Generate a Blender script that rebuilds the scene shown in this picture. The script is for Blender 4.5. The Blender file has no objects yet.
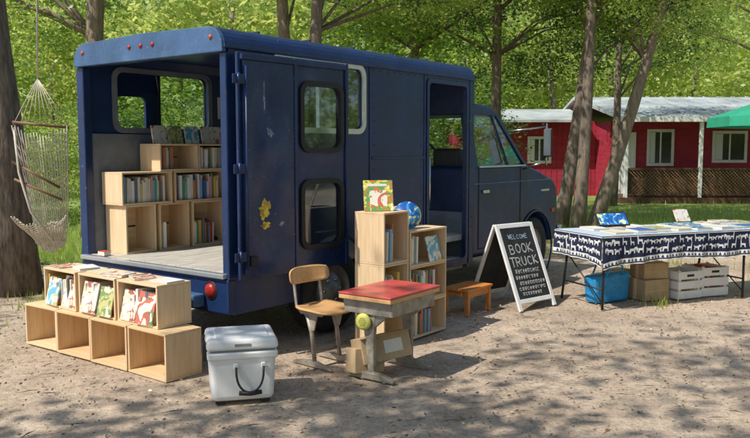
import bpy, bmesh, math, random
import numpy as np
from mathutils import Vector, Matrix
R=math.radians
random.seed(7)
sc=bpy.context.scene
COL=sc.collection
sc.view_settings.view_transform='Standard'
try: sc.view_settings.look='None'
except: pass
sc.view_settings.exposure=0

# ---------------------------------------------------------------- materials
def newmat(name):
    m=bpy.data.materials.new(name); m.use_nodes=True
    nt=m.node_tree; b=nt.nodes['Principled BSDF']
    return m,nt,b
def mat(name,c,rough=.6,metal=0,var=.25,scale=6,bump=.1,bscale=40,stretch=(1,1,1),c2=None,spec=None,thr=None):
    m,nt,b=newmat(name)
    tc=nt.nodes.new('ShaderNodeTexCoord'); mp=nt.nodes.new('ShaderNodeMapping')
    mp.inputs['Scale'].default_value=stretch
    nt.links.new(tc.outputs['Object'],mp.inputs['Vector'])
    n=nt.nodes.new('ShaderNodeTexNoise'); n.inputs['Scale'].default_value=scale; n.inputs['Detail'].default_value=6; n.inputs['Roughness'].default_value=.65
    nt.links.new(mp.outputs[0],n.inputs['Vector'])
    r=nt.nodes.new('ShaderNodeValToRGB')
    a=thr or (.3,.7)
    r.color_ramp.elements[0].position=a[0]; r.color_ramp.elements[1].position=a[1]
    if c2 is None:
        lo=[max(0,x*(1-var)) for x in c]; hi=[min(1,x*(1+var)) for x in c]
    else: lo,hi=c,c2
    r.color_ramp.elements[0].color=(*lo,1); r.color_ramp.elements[1].color=(*hi,1)
    nt.links.new(n.outputs['Fac'],r.inputs[0]); nt.links.new(r.outputs[0],b.inputs['Base Color'])
    b.inputs['Roughness'].default_value=rough; b.inputs['Metallic'].default_value=metal
    if spec is not None: b.inputs['Specular IOR Level'].default_value=spec
    if bump:
        n2=nt.nodes.new('ShaderNodeTexNoise'); n2.inputs['Scale'].default_value=bscale; n2.inputs['Detail'].default_value=4
        nt.links.new(mp.outputs[0],n2.inputs['Vector'])
        bp=nt.nodes.new('ShaderNodeBump'); bp.inputs['Strength'].default_value=bump; bp.inputs['Distance'].default_value=.02
        nt.links.new(n2.outputs['Fac'],bp.inputs['Height']); nt.links.new(bp.outputs[0],b.inputs['Normal'])
    return m
def paint(name,c,rough,fade,fadec,bump,bscale,rust=.66,spec=.5):
    m,nt,b=newmat(name)
    tc=nt.nodes.new('ShaderNodeTexCoord')
    def nz(s,d=6,ro=.6):
        n=nt.nodes.new('ShaderNodeTexNoise'); n.inputs['Scale'].default_value=s; n.inputs['Detail'].default_value=d; n.inputs['Roughness'].default_value=ro
        nt.links.new(tc.outputs['Object'],n.inputs['Vector']); return n.outputs['Fac']
    def rmp(src,p0,p1):
        r=nt.nodes.new('ShaderNodeMapRange'); r.inputs[1].default_value=p0; r.inputs[2].default_value=p1
        nt.links.new(src,r.inputs[0]); return r.outputs[0]
    def mix(f,a,bb):
        x=nt.nodes.new('ShaderNodeMix'); x.data_type='RGBA'; nt.links.new(f,x.inputs[0])
        for i,q in ((6,a),(7,bb)):
            if isinstance(q,tuple): x.inputs[i].default_value=(*q,1)
            else: nt.links.new(q,x.inputs[i])
        return x.outputs[2]
    c0=mix(rmp(nz(1.6,8,.7),.35,.7),tuple(x*.7 for x in c),tuple(x*1.4 for x in c))
    n2=nz(3.1,10,.72); f2=rmp(n2,fade,fade+.16)
    c1=mix(f2,c0,fadec)
    n3=nz(11,9,.75); f3=rmp(n3,rust,rust+.03)
    c2=mix(f3,c1,(.16,.075,.035))
    n4=nz(34,3,.6); f4=rmp(n4,.70,.72); c3=mix(f4,c2,(.22,.23,.25))
    nt.links.new(c3,b.inputs['Base Color'])
    b.inputs['Specular IOR Level'].default_value=spec
    rr=nt.nodes.new('ShaderNodeMapRange'); rr.inputs[1].default_value=.3; rr.inputs[2].default_value=.7; rr.inputs[3].default_value=rough*.75; rr.inputs[4].default_value=rough*1.4
    nt.links.new(n2,rr.inputs[0]); nt.links.new(rr.outputs[0],b.inputs['Roughness'])
    bp=nt.nodes.new('ShaderNodeBump'); bp.inputs['Strength'].default_value=bump; bp.inputs['Distance'].default_value=.03
    nt.links.new(nz(bscale,2,.4),bp.inputs['Height']); nt.links.new(bp.outputs[0],b.inputs['Normal'])
    return m
def glassmat(name,tint=(.82,.9,.9),refl=.07):
    m=bpy.data.materials.new(name); m.use_nodes=True; nt=m.node_tree
    nt.nodes.clear()
    o=nt.nodes.new('ShaderNodeOutputMaterial'); t=nt.nodes.new('ShaderNodeBsdfTransparent'); g=nt.nodes.new('ShaderNodeBsdfGlossy')
    t.inputs[0].default_value=(*tint,1); g.inputs['Roughness'].default_value=.03; g.inputs[0].default_value=(.9,.95,1,1)
    mx=nt.nodes.new('ShaderNodeMixShader'); f=nt.nodes.new('ShaderNodeLayerWeight'); f.inputs[0].default_value=.5
    pw=nt.nodes.new('ShaderNodeMath'); pw.operation='POWER'; pw.inputs[1].default_value=3.5
    nt.links.new(f.outputs['Facing'],pw.inputs[0])
    ad=nt.nodes.new('ShaderNodeMath'); ad.operation='ADD'; ad.inputs[1].default_value=refl; ad.use_clamp=True
    nt.links.new(pw.outputs[0],ad.inputs[0]); nt.links.new(ad.outputs[0],mx.inputs[0])
    nt.links.new(t.outputs[0],mx.inputs[1]); nt.links.new(g.outputs[0],mx.inputs[2]); nt.links.new(mx.outputs[0],o.inputs[0])
    return m
def leafmat(name,cols,trans=.45,tcol=(.30,.42,.05)):
    m,nt,b=newmat(name)
    g=nt.nodes.new('ShaderNodeNewGeometry'); r=nt.nodes.new('ShaderNodeValToRGB')
    els=r.color_ramp.elements
    els[0].position=0; els[0].color=(*cols[0],1); els[1].position=1; els[1].color=(*cols[-1],1)
    for i,c in enumerate(cols[1:-1]):
        e=els.new((i+1)/(len(cols)-1)); e.color=(*c,1)
    nt.links.new(g.outputs['Random Per Island'],r.inputs[0]); nt.links.new(r.outputs[0],b.inputs['Base Color'])
    b.inputs['Roughness'].default_value=.40
    t=nt.nodes.new('ShaderNodeBsdfTranslucent'); t.inputs[0].default_value=(*tcol,1)
    mx=nt.nodes.new('ShaderNodeMixShader'); mx.inputs[0].default_value=trans
    o=nt.nodes['Material Output']
    nt.links.new(b.outputs[0],mx.inputs[1]); nt.links.new(t.outputs[0],mx.inputs[2]); nt.links.new(mx.outputs[0],o.inputs[0])
    return m

M={}
M['navy']=paint('navy_paint',(.011,.031,.105),.34,.58,(.03,.07,.165),.16,6,.67,.45)
M['navy_door']=paint('navy_door_paint',(.012,.032,.105),.26,.55,(.045,.085,.175),.5,3.2,.65,.5)
M['navy_lt']=paint('faded_blue_paint',(.055,.12,.25),.42,.55,(.11,.18,.31),.1,30,.63)
M['inner']=mat('interior_blue_grey',(.15,.175,.21),.7,0,.35,4,.1,20)
M['seam']=mat('dark_rubber',(.012,.013,.015),.6,0,.2,10,0)
M['chrome']=mat('chrome',(.55,.56,.58),.2,1,.1,6,0)
M['alu']=mat('window_aluminium',(.6,.62,.63),.35,.7,.1,10,.05)
M['tyre']=mat('tyre_rubber',(.03,.03,.03),.85,0,.3,20,.2,60)
M['hub']=mat('wheel_steel',(.32,.31,.29),.5,.4,.3,12,.1)
M['glass']=glassmat('window_glass')
M['redlight']=mat('red_lens',(.34,.02,.015),.3,0,.2,30,.1,80)
M['amber']=mat('amber_lens',(.40,.08,.02),.3,0,.2,30,.1,80)
M['deck']=mat('deck_planks',(.48,.45,.40),.75,0,.35,5,.2,40,(1,8,1))
M['pine']=mat('pine_wood',(.66,.46,.26),.6,0,0,2.2,.08,10,(1,16,16),c2=(.82,.64,.42))
M['pine2']=mat('pine_wood_warm',(.60,.39,.20),.6,0,0,2.2,.08,10,(1,16,16),c2=(.76,.56,.34))
M['black']=mat('black_plastic',(.015,.015,.016),.5,0,.2,10,0)
M['cooler']=mat('cooler_plastic',(.80,.80,.785),.45,0,.06,3,.06,60)
M['gasket']=mat('grey_gasket',(.25,.26,.27),.6,0,.1,8,0)
M['redtop']=mat('red_laminate',(.55,.08,.07),.3,0,.25,4,.04,60)
M['ply']=mat('chair_plywood',(.55,.30,.11),.4,0,0,3,.05,30,(2,10,10),c2=(.70,.42,.20))
M['castmetal']=mat('tan_enamel_metal',(.32,.28,.225),.5,.2,.4,14,.15,50)
M['chairmetal']=mat('chair_metal',(.38,.34,.28),.45,.3,.4,14,.1,50)
M['yellow']=mat('yellow_green_metal',(.55,.55,.12),.5,0,.15,10,0)
M['card']=mat('cardboard',(.46,.33,.19),.85,0,.15,8,.1,60)
M['stool']=mat('orange_wood',(.60,.22,.05),.5,0,.2,6,.08,30,(1,8,8))
M['white']=mat('white_paint',(.78,.78,.76),.55,0,.12,7,.08,40)
M['chalkb']=mat('chalkboard',(.018,.02,.02),.7,0,.8,5,.05,40)
M['chalk']=mat('chalk',(.74,.75,.73),.9,0,.2,60,0)
M['chalkb2']=mat('blue_chalk',(.45,.6,.75),.9,0,.1,60,0)
M['cloth']=mat('navy_cloth',(.012,.02,.06),.9,0,.3,30,.1,90)
M['clothw']=mat('white_cloth',(.74,.75,.76),.9,0,.06,30,.1,90)
M['clothb']=mat('pale_blue_cloth',(.45,.53,.63),.85,0,.12,10,.1,60)
M['tote']=mat('blue_tote',(.02,.28,.64),.5,0,.25,12,.5,18)
M['plast']=mat('white_crate_plastic',(.76,.76,.74),.55,0,.07,10,.05)
M['cabin']=mat('red_siding',(.36,.024,.05),.7,0,.3,1.6,.15,20,(1,1,6))
M['cabroof']=mat('pale_roof_metal',(.40,.44,.44),.5,0,.4,.9,.1,10)
M['bark']=mat('bark',(.075,.056,.042),.95,0,0,7,1.0,14,(3,3,.6),c2=(.28,.22,.17))
M['bark2']=mat('bark_pale',(.12,.095,.07),.95,0,0,7,.9,14,(3,3,.6),c2=(.34,.27,.20))
M['rope']=mat('rope',(.66,.60,.50),.9,0,.15,30,.2,80)
M['brownwood']=mat('brown_porch_wood',(.10,.05,.028),.7,0,.3,6,.1,30)
M['hamwood']=mat('hammock_wood',(.22,.12,.06),.6,0,.3,6,.1,30)
M['green']=mat('green_canvas',(.02,.30,.18),.8,0,.15,5,.08,40)
M['paper']=mat('book_pages',(.7,.67,.58),.9,0,.06,60,.1,120)
M['seat']=mat('seat_vinyl',(.05,.05,.055),.6,0,.2,10,.1)
M['yel']=mat('yellow_blotch',(.30,.17,.04),.45,0,.0,22,.05,c2=(.88,.62,.05),thr=(.40,.56))  # mottled ochre to yellow mark on the open door
M['highlight_scuff']=mat('pale_highlight_scuff',(.08,.12,.20),.4,0,0,20,.05,c2=(.38,.41,.45),thr=(.42,.6))  # pale colour painted as reflected highlights on the door, shared with a scuff
M['leafA']=leafmat('leaf_green',[(.03,.08,.012),(.07,.145,.02),(.13,.23,.035),(.22,.33,.06)],.44,(.46,.60,.08))
M['leafB']=leafmat('leaf_bright',[(.07,.14,.016),(.17,.28,.035),(.29,.39,.07),(.48,.54,.20)],.5,(.76,.82,.22))
M['leafC']=leafmat('leaf_dark',[(.014,.042,.01),(.03,.07,.013),(.06,.12,.022)],.3,(.2,.32,.045))
bookcols=[(.5,.06,.05),(.06,.14,.4),(.7,.68,.62),(.65,.45,.1),(.1,.3,.15),(.45,.2,.1),(.75,.72,.7),(.15,.15,.17),(.6,.3,.35),(.2,.4,.55),(.68,.62,.45),(.8,.8,.78),(.35,.3,.28)]
BM=[mat('book_cover_%d'%i,c,.5,0,.1,15,0) for i,c in enumerate(bookcols)]
def covermat(name,a,b,c,s=6):
    m,nt,bs=newmat(name)
    tc=nt.nodes.new('ShaderNodeTexCoord'); v=nt.nodes.new('ShaderNodeTexNoise'); v.inputs['Scale'].default_value=s; v.inputs['Detail'].default_value=2; v.inputs['Distortion'].default_value=1.2
    nt.links.new(tc.outputs['Object'],v.inputs['Vector'])
    r=nt.nodes.new('ShaderNodeValToRGB'); r.color_ramp.interpolation='CONSTANT'
    e=r.color_ramp.elements; e[0].position=0; e[0].color=(*a,1); e[1].position=.46; e[1].color=(*b,1)
    x=e.new(.56); x.color=(*c,1); x=e.new(.68); x.color=(.8,.78,.7,1)
    nt.links.new(v.outputs['Fac'],r.inputs[0]); nt.links.new(r.outputs[0],bs.inputs['Base Color']); bs.inputs['Roughness'].default_value=.35
    return m
CM=[covermat('cover_art_a',(.6,.2,.04),(.1,.35,.12),(.75,.6,.1),14),covermat('cover_art_b',(.02,.1,.4),(.05,.3,.6),(.8,.75,.3),12),
    covermat('cover_art_c',(.75,.72,.62),(.6,.15,.1),(.15,.25,.1),10),covermat('cover_art_d',(.7,.7,.66),(.72,.6,.45),(.35,.12,.1),12),
    covermat('cover_art_e',(.15,.45,.6),(.8,.8,.75),(.7,.4,.1),11),covermat('cover_art_f',(.55,.5,.2),(.2,.3,.1),(.8,.7,.5),13)]

# ---------------------------------------------------------------- geometry helpers
def empty(name,loc=(0,0,0),rz=0,rot=None):
    o=bpy.data.objects.new(name,None); COL.objects.link(o); o.location=loc
    o.rotation_euler=rot if rot else (0,0,rz); o.empty_display_size=.2
    return o
def obj(name,me,m=None,parent=None,loc=(0,0,0),rot=(0,0,0),smooth=False):
    o=bpy.data.objects.new(name,me); COL.objects.link(o)
    o.location=loc; o.rotation_euler=rot
    if m is not None:
        for mm in (m if isinstance(m,(list,tuple)) else [m]): me.materials.append(mm)
    if parent: o.parent=parent
    if smooth:
        for p in me.polygons: p.use_smooth=True
    return o
def mesh(name,v,f):
    me=bpy.data.meshes.new(name); me.from_pydata([tuple(x) for x in v],[],[tuple(x) for x in f]); me.update()
    return me
def fixn(me):
    bm=bmesh.new(); bm.from_mesh(me); bmesh.ops.recalc_face_normals(bm,faces=bm.faces); bm.to_mesh(me); bm.free(); return me
def bev(o,w,seg=2):
    b=o.modifiers.new('bevel','BEVEL'); b.width=w; b.segments=seg; b.limit_method='ANGLE'; b.angle_limit=R(40)
    b.harden_normals=False
    return o
def box(name,lo,hi,m,parent=None,b=.004,loc=(0,0,0),rot=(0,0,0),seg=2):
    x0,y0,z0=lo; x1,y1,z1=hi
    v=[(x0,y0,z0),(x1,y0,z0),(x1,y1,z0),(x0,y1,z0),(x0,y0,z1),(x1,y0,z1),(x1,y1,z1),(x0,y1,z1)]
    f=[(3,2,1,0),(4,5,6,7),(0,1,5,4),(1,2,6,5),(2,3,7,6),(3,0,4,7)]
    o=obj(name,mesh(name,v,f),m,parent,loc,rot)
    if b: bev(o,b,seg)
    return o
def hexa(name,v,m,parent=None,b=0):
    f=[(3,2,1,0),(4,5,6,7),(0,1,5,4),(1,2,6,5),(2,3,7,6),(3,0,4,7)]
    o=obj(name,fixn(mesh(name,v,f)),m,parent)
    if b: bev(o,b)
    return o
def prism(name,prof,y0,y1,m,parent=None,b=0,axis='y',seg=2):
    n=len(prof)
    if axis=='y': v=[(p[0],y0,p[1]) for p in prof]+[(p[0],y1,p[1]) for p in prof]
    elif axis=='x': v=[(y0,p[0],p[1]) for p in prof]+[(y1,p[0],p[1]) for p in prof]
    else: v=[(p[0],p[1],y0) for p in prof]+[(p[0],p[1],y1) for p in prof]
    f=[tuple(range(n)),tuple(range(2*n-1,n-1,-1))]+[(i,(i+1)%n,n+(i+1)%n,n+i) for i in range(n)]
    o=obj(name,fixn(mesh(name,v,f)),m,parent)
    if b: bev(o,b,seg)
    return o
def cyl(name,p0,p1,r0,m,parent=None,r1=None,seg=16,smooth=True):
    p0=Vector(p0);p1=Vector(p1); r1=r0 if r1 is None else r1
    return tube(name,[p0,p1],[r0,r1],m,parent,seg,smooth)
def tube(name,pts,rad,m,parent=None,seg=10,smooth=True,noise=0):
    pts=[Vector(p) for p in pts]; v=[];f=[]
    up=Vector((0,0,1)); prev=None
    for i,p in enumerate(pts):
        d=(pts[min(i+1,len(pts)-1)]-pts[max(i-1,0)]).normalized()
        if prev is None:
            a=d.cross(up); 
            if a.length<.1: a=d.cross(Vector((0,1,0)))
            a.normalize()
        else:
            a=(prev-d*prev.dot(d)).normalized()
        prev=a; b=d.cross(a)
        for k in range(seg):
            t=2*math.pi*k/seg; rr=rad[i]*(1+(random.uniform(-noise,noise) if noise else 0))
            v.append(p+a*math.cos(t)*rr+b*math.sin(t)*rr)
    for i in range(len(pts)-1):
        for k in range(seg):
            f.append((i*seg+k,i*seg+(k+1)%seg,(i+1)*seg+(k+1)%seg,(i+1)*seg+k))
    n=len(v); f.append(tuple(range(seg-1,-1,-1))); f.append(tuple(range(n-seg,n)))
    me=fixn(mesh(name,v,f)); o=obj(name,me,m,parent)
    if smooth:
        for p in me.polygons: p.use_smooth=len(p.vertices)==4
    return o
def rrect(x0,z0,x1,z1,r,n=5):
    out=[]
    for cx,cz,a0 in ((x1-r,z1-r,0),(x0+r,z1-r,90),(x0+r,z0+r,180),(x1-r,z0+r,270)):
        for i in range(n+1):
            a=R(a0+90*i/n); out.append((cx+r*math.cos(a),cz+r*math.sin(a)))
    return out
def circ(cx,cz,r,n=28): return [(cx+r*math.cos(2*math.pi*i/n),cz+r*math.sin(2*math.pi*i/n)) for i in range(n)]
def cut(o,cutters):
    for c in cutters:
        md=o.modifiers.new('b','BOOLEAN'); md.operation='DIFFERENCE'; md.object=c; md.solver='EXACT'
    bpy.context.view_layer.update()
    dg=bpy.context.evaluated_depsgraph_get()
    me=bpy.data.meshes.new_from_object(o.evaluated_get(dg))
    o.modifiers.clear(); o.data=me
    for c in cutters: bpy.data.objects.remove(c)
    return o
def ring(name,prof_o,prof_i,y0,y1,m,parent=None):
    n=len(prof_o); v=[]
    for y in (y0,y1):
        v+=[(p[0],y,p[1]) for p in prof_o]; v+=[(p[0],y,p[1]) for p in prof_i]
    f=[]
    for i in range(n):
        j=(i+1)%n
        f+=[(i,j,n+j,n+i),(2*n+i,3*n+i,3*n+j,2*n+j),(i,2*n+i,2*n+j,j),(n+i,n+j,3*n+j,3*n+i)]
    return obj(name,fixn(mesh(name,v,f)),m,parent)
def lathe(name,prof,m,parent=None,loc=(0,0,0),rot=(0,0,0),seg=32):
    v=[];f=[];n=len(prof)
    for k in range(seg):
        a=2*math.pi*k/seg
        for r,h in prof: v.append((r*math.cos(a),h,r*math.sin(a)))
    for k in range(seg):
        for i in range(n-1):
            f.append((k*n+i,k*n+i+1,((k+1)%seg)*n+i+1,((k+1)%seg)*n+i))
    me=fixn(mesh(name,v,f)); return obj(name,me,m,parent,loc,rot,True)

# ---------------------------------------------------------------- camera
cam=bpy.data.cameras.new('camera'); co=bpy.data.objects.new('camera',cam); COL.objects.link(co)
co.location=(0,0,1.6); co.rotation_euler=(R(90-5.1),0,0)
cam.sensor_width=36; cam.lens=791/750*36; cam.clip_end=1500; cam.clip_start=.05
sc.camera=co
# ---------------------------------------------------------------- light
S=Vector((-.50,-.36,.80)).normalized()
w=bpy.data.worlds.new('World'); sc.world=w; w.use_nodes=True; nt=w.node_tree
sky=nt.nodes.new('ShaderNodeTexSky'); sky.sky_type='NISHITA'; sky.sun_disc=False
sky.sun_elevation=math.asin(S.z); sky.sun_rotation=math.atan2(S.x,S.y)
nt.links.new(sky.outputs[0],nt.nodes['Background'].inputs[0]); nt.nodes['Background'].inputs[1].default_value=.15
sl=bpy.data.lights.new('sun','SUN'); sl.energy=5.0; sl.angle=R(.5); sl.color=(1,.94,.84)
so=bpy.data.objects.new('sun',sl); COL.objects.link(so); so.rotation_euler=S.to_track_quat('Z','Y').to_euler(); so.location=(-10,-10,20)

# ---------------------------------------------------------------- ground
def grid(name,x0,x1,y0,y1,nx,ny,zf,m,parent=None):
    xs=np.linspace(x0,x1,nx); ys=np.linspace(y0,y1,ny)
    v=[(x,y,zf(x,y)) for y in ys for x in xs]
    f=[(j*nx+i,j*nx+i+1,(j+1)*nx+i+1,(j+1)*nx+i) for j in range(ny-1) for i in range(nx-1)]
    return obj(name,mesh(name,v,f),m,parent,smooth=True)
m,nt,b=newmat('dirt_ground')
tc=nt.nodes.new('ShaderNodeTexCoord')
def N(scale,det=8,ro=.6):
    n=nt.nodes.new('ShaderNodeTexNoise'); n.inputs['Scale'].default_value=scale; n.inputs['Detail'].default_value=det; n.inputs['Roughness'].default_value=ro
    nt.links.new(tc.outputs['Object'],n.inputs['Vector']); return n
def RP(src,stops):
    r=nt.nodes.new('ShaderNodeValToRGB'); e=r.color_ramp.elements
    e[0].position=stops[0][0]; e[0].color=(*stops[0][1],1); e[1].position=stops[-1][0]; e[1].color=(*stops[-1][1],1)
    for p,c in stops[1:-1]:
        x=e.new(p); x.color=(*c,1)
    nt.links.new(src,r.inputs[0]); return r
n1=N(.8,12,.75); n2=N(28,6,.75); n3=N(120,3,.7)
r1=RP(n1.outputs['Fac'],[(.32,(.34,.262,.195)),(.5,(.56,.44,.33)),(.68,(.76,.61,.47))])
r2=RP(n2.outputs['Fac'],[(.3,(.42,.39,.36)),(.5,(.93,.93,.93)),(.72,(1.25,1.22,1.18))])
mx=nt.nodes.new('ShaderNodeMix'); mx.data_type='RGBA'; mx.blend_type='MULTIPLY'; mx.inputs[0].default_value=.85
nt.links.new(r1.outputs[0],mx.inputs[6]); nt.links.new(r2.outputs[0],mx.inputs[7])
r3=RP(n3.outputs['Fac'],[(.35,(.6,.6,.6)),(.6,(1.12,1.12,1.12))])
mx2=nt.nodes.new('ShaderNodeMix'); mx2.data_type='RGBA'; mx2.blend_type='MULTIPLY'; mx2.inputs[0].default_value=.75
nt.links.new(mx.outputs[2],mx2.inputs[6]); nt.links.new(r3.outputs[0],mx2.inputs[7]); nt.links.new(mx2.outputs[2],b.inputs['Base Color'])
b.inputs['Roughness'].default_value=.95
bp=nt.nodes.new('ShaderNodeBump'); bp.inputs['Strength'].default_value=.75; bp.inputs['Distance'].default_value=.02
nt.links.new(n2.outputs['Fac'],bp.inputs['Height'])
bp2=nt.nodes.new('ShaderNodeBump'); bp2.inputs['Strength'].default_value=.55; bp2.inputs['Distance'].default_value=.01
nt.links.new(n3.outputs['Fac'],bp2.inputs['Height']); nt.links.new(bp.outputs[0],bp2.inputs['Normal']); nt.links.new(bp2.outputs[0],b.inputs['Normal'])
dirt=m
def big():
    xs=[-500,-100,-30]+list(np.linspace(-14,18,66))+[40,120,500]
    ys=[-300,-60,-15]+list(np.linspace(-6,20,54))+[30,60,150,600]
    v=[(x,y,0.012*math.sin(x*1.7+y*.6)*math.sin(y*1.3-x*.4) - .012) for y in ys for x in xs]
    nx=len(xs); f=[(j*nx+i,j*nx+i+1,(j+1)*nx+i+1,(j+1)*nx+i) for j in range(len(ys)-1) for i in range(nx-1)]
    return obj('ground',mesh('ground',v,f),dirt,smooth=True)
big()
M['grass']=mat('lawn_grass',(.12,.19,.03),.95,0,0,3,.8,60,c2=(.28,.36,.09))
nb=80
def edge(x): 
    t=1/(1+math.exp(-(x+2)*1.2))
    return 10.6*(1-t)+13.8*t+.4*math.sin(x*.9)+.3*math.sin(x*2.3+1)
v=[]
for i in range(nb+1):
    x=-60+140*i/nb; v.append((x,edge(x),.01)); v.append((x,60,.012))
f=[(2*i,2*i+2,2*i+3,2*i+1) for i in range(nb)]
obj('grass_lawn',mesh('grass_lawn',v,f),M['grass'])
M['hill']=mat('meadow_grass',(.16,.24,.05),.95,0,0,.25,.5,3,c2=(.45,.50,.18))
grid('hillside',-160,220,46,300,40,30,lambda x,y:(y-46)*.22*(.75+.25*math.sin(x*.03))-.3,M['hill'])

def leaf_quads(C,size,rng,flat=.5,aspect=.55):
    n=len(C)
    d=rng.normal(size=(n,3)); d[:,2]*=flat; d/=np.linalg.norm(d,axis=1)[:,None]
    q=rng.normal(size=(n,3)); s=np.cross(d,q); s/=np.linalg.norm(s,axis=1)[:,None]
    L=size*rng.uniform(.6,1.4,(n,1)); W=L*aspect
    V=np.empty((n,4,3)); V[:,0]=C-d*L*.5; V[:,1]=C+s*W*.5; V[:,2]=C+d*L*.5; V[:,3]=C-s*W*.5
    return V.reshape(-1,3)
def fastmesh(name,V,nf):
    me=bpy.data.meshes.new(name); n=len(V)
    me.vertices.add(n); me.vertices.foreach_set('co',V.astype(np.float32).ravel())
    me.loops.add(n); me.loops.foreach_set('vertex_index',np.arange(n,dtype=np.int32))
    me.polygons.add(n//4); me.polygons.foreach_set('loop_start',np.arange(0,n,4,dtype=np.int32))
    try: me.polygons.foreach_set('loop_total',np.full(n//4,4,dtype=np.int32))
    except Exception: pass
    me.update(calc_edges=True); me.validate(); return me
def crown(name,rx,rz,ncl,nl,size,seed,sig=.38,m=None):
    rng=np.random.default_rng(seed)
    c=rng.normal(size=(ncl,3)); c/=np.linalg.norm(c,axis=1)[:,None]; c*=rng.uniform(.35,1,(ncl,1))**.6
    c*=np.array([rx,rx,rz]); 
    P=np.repeat(c,nl,axis=0); sg=np.repeat(rng.uniform(.6,1.4,(ncl,1))*sig,nl,axis=0)
    P=P+rng.normal(size=P.shape)*sg*np.array([1,1,.5])
    me=fastmesh(name,leaf_quads(P,size,rng),0); me.materials.append(m); return me,c

def trunk_obj(name,base,top,r0,r1,m,parent=None,bend=.2,seg=14,n=12,flare=.28):
    base=Vector(base); top=Vector(top); pts=[];rad=[]
    ph=random.uniform(0,6)
    for i in range(n+1):
        t=i/n; p=base.lerp(top,t)
        p+=Vector((math.sin(t*4+ph)*bend*t,math.cos(t*3.3+ph)*bend*t,0))
        pts.append(p); rad.append((r0+(r1-r0)*t)*(1+flare*math.exp(-t*n*.9)))
    return tube(name,pts,rad,m,parent,seg,True,.06),pts
CR={}
CR['a'],ca=crown('crown_a',3.2,2.6,60,115,.12,1,.36,M['leafA'])
CR['b'],cb=crown('crown_b',3.4,2.4,56,115,.12,2,.36,M['leafB'])
CR['c'],cc=crown('crown_c',3.0,2.8,60,105,.13,3,.36,M['leafC'])
CR['s'],cs_=crown('crown_shade',3.3,2.2,30,150,.17,4,.38,M['leafA'])
CC={'a':ca,'b':cb,'c':cc,'s':cs_}
def tree(name,x,y,h,r,kind,cz,cs=1,lean=(0,0),barkm='bark',extra=[],bend=.2):
    e=empty(name,(x,y,0))
    o,pts=trunk_obj('trunk',(0,0,-.1),(lean[0],lean[1],h),r,r*.35,M[barkm],e,bend)
    lst=[(0,0,cz,kind,cs)]+list(extra)
    for k,(dx,dy,dz,kd,s) in enumerate(lst):
        c=bpy.data.objects.new('crown_%d'%k,CR[kd]); COL.objects.link(c); c.parent=e
        c.location=(lean[0]*dz/h+dx,lean[1]*dz/h+dy,dz); c.scale=(s,s,s); c.rotation_euler=(0,0,random.uniform(0,6.28))
        M_=Matrix.Rotation(c.rotation_euler.z,3,'Z')
        for q in range(5):
            cl=CC[kd][random.randrange(len(CC[kd]))]
            tgt=Vector(c.location)+M_@Vector(cl)*s
            tz=max(.35,min(.95,(tgt.z-1.0)/h)); st=pts[int(tz*12)]
            mid=st.lerp(tgt,.5)+Vector((0,0,.2))
            tube('limb_%d_%d'%(k,q),[st,mid,tgt],[r*.28,r*.17,r*.05],M[barkm],e,7)
    return e
random.seed(11)
tree('pine_tree',-4.02,8.75,11,.235,'s',8.2,1.0,(-.55,.3),'bark')
tree('maple_tree',-5.1,14.3,11,.20,'b',7.2,1,(.1,.3),'bark2',[(-2.4,1.5,4.6,'a',.8)])
tree('maple_tree',-1.1,13.6,11,.13,'a',7.0,1,(.3,.5),'bark',[(1.6,1.6,5.0,'b',.6)])
tree('maple_tree',-1.6,15.0,11,.14,'b',6.8,1,(-.5,0),'bark2')
tree('maple_tree',.75,16.5,11,.11,'a',6.2,1.1,(.2,0),'bark',[(.2,.4,4.9,'c',.5)])
tree('maple_tree',2.6,17.5,11,.13,'b',6.2,1.1,(.3,0),'bark',[(1.2,1,4.4,'c',.6)])
tree('maple_tree',3.55,15.2,9,.13,'a',6.4,.9,(1.5,.5),'bark',[(.6,.3,4.7,'b',.6)])
tree('maple_tree',3.75,14.6,9,.12,'a',6.4,.9,(.6,.5),'bark')
tree('maple_tree',4.3,15.6,10,.13,'b',6.6,.9,(2.9,.2),'bark2',[(-1.0,1,5.0,'c',.55)])
tree('maple_tree',10.6,19.0,10,.14,'b',7.2,.95,(-.6,.2),'bark2',[(-2.6,.5,5.9,'b',.6),(1.6,2.0,5.3,'b',.6)])
tree('maple_tree',6.6,22.0,9,.12,'c',5.4,.75,(.4,.2),'bark',[(2.0,1.0,5.0,'a',.5)])
# shade trees behind and beside the camera
tree('oak_tree',-7.5,-1.5,10,.3,'s',8.0,1.0,(.5,.5),'bark',[(3.5,1.5,8.6,'s',.9)])
tree('oak_tree',-1.8,-4.5,11,.3,'s',9.0,1.0,(0,0),'bark',[(2.6,3.2,8.8,'s',.85)])
tree('oak_tree',-10.5,5.5,10,.28,'s',7.2,1.0,(0,0),'bark')
tree('oak_tree',3.4,-3.6,10,.28,'s',8.8,.9,(0,0),'bark')
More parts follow.
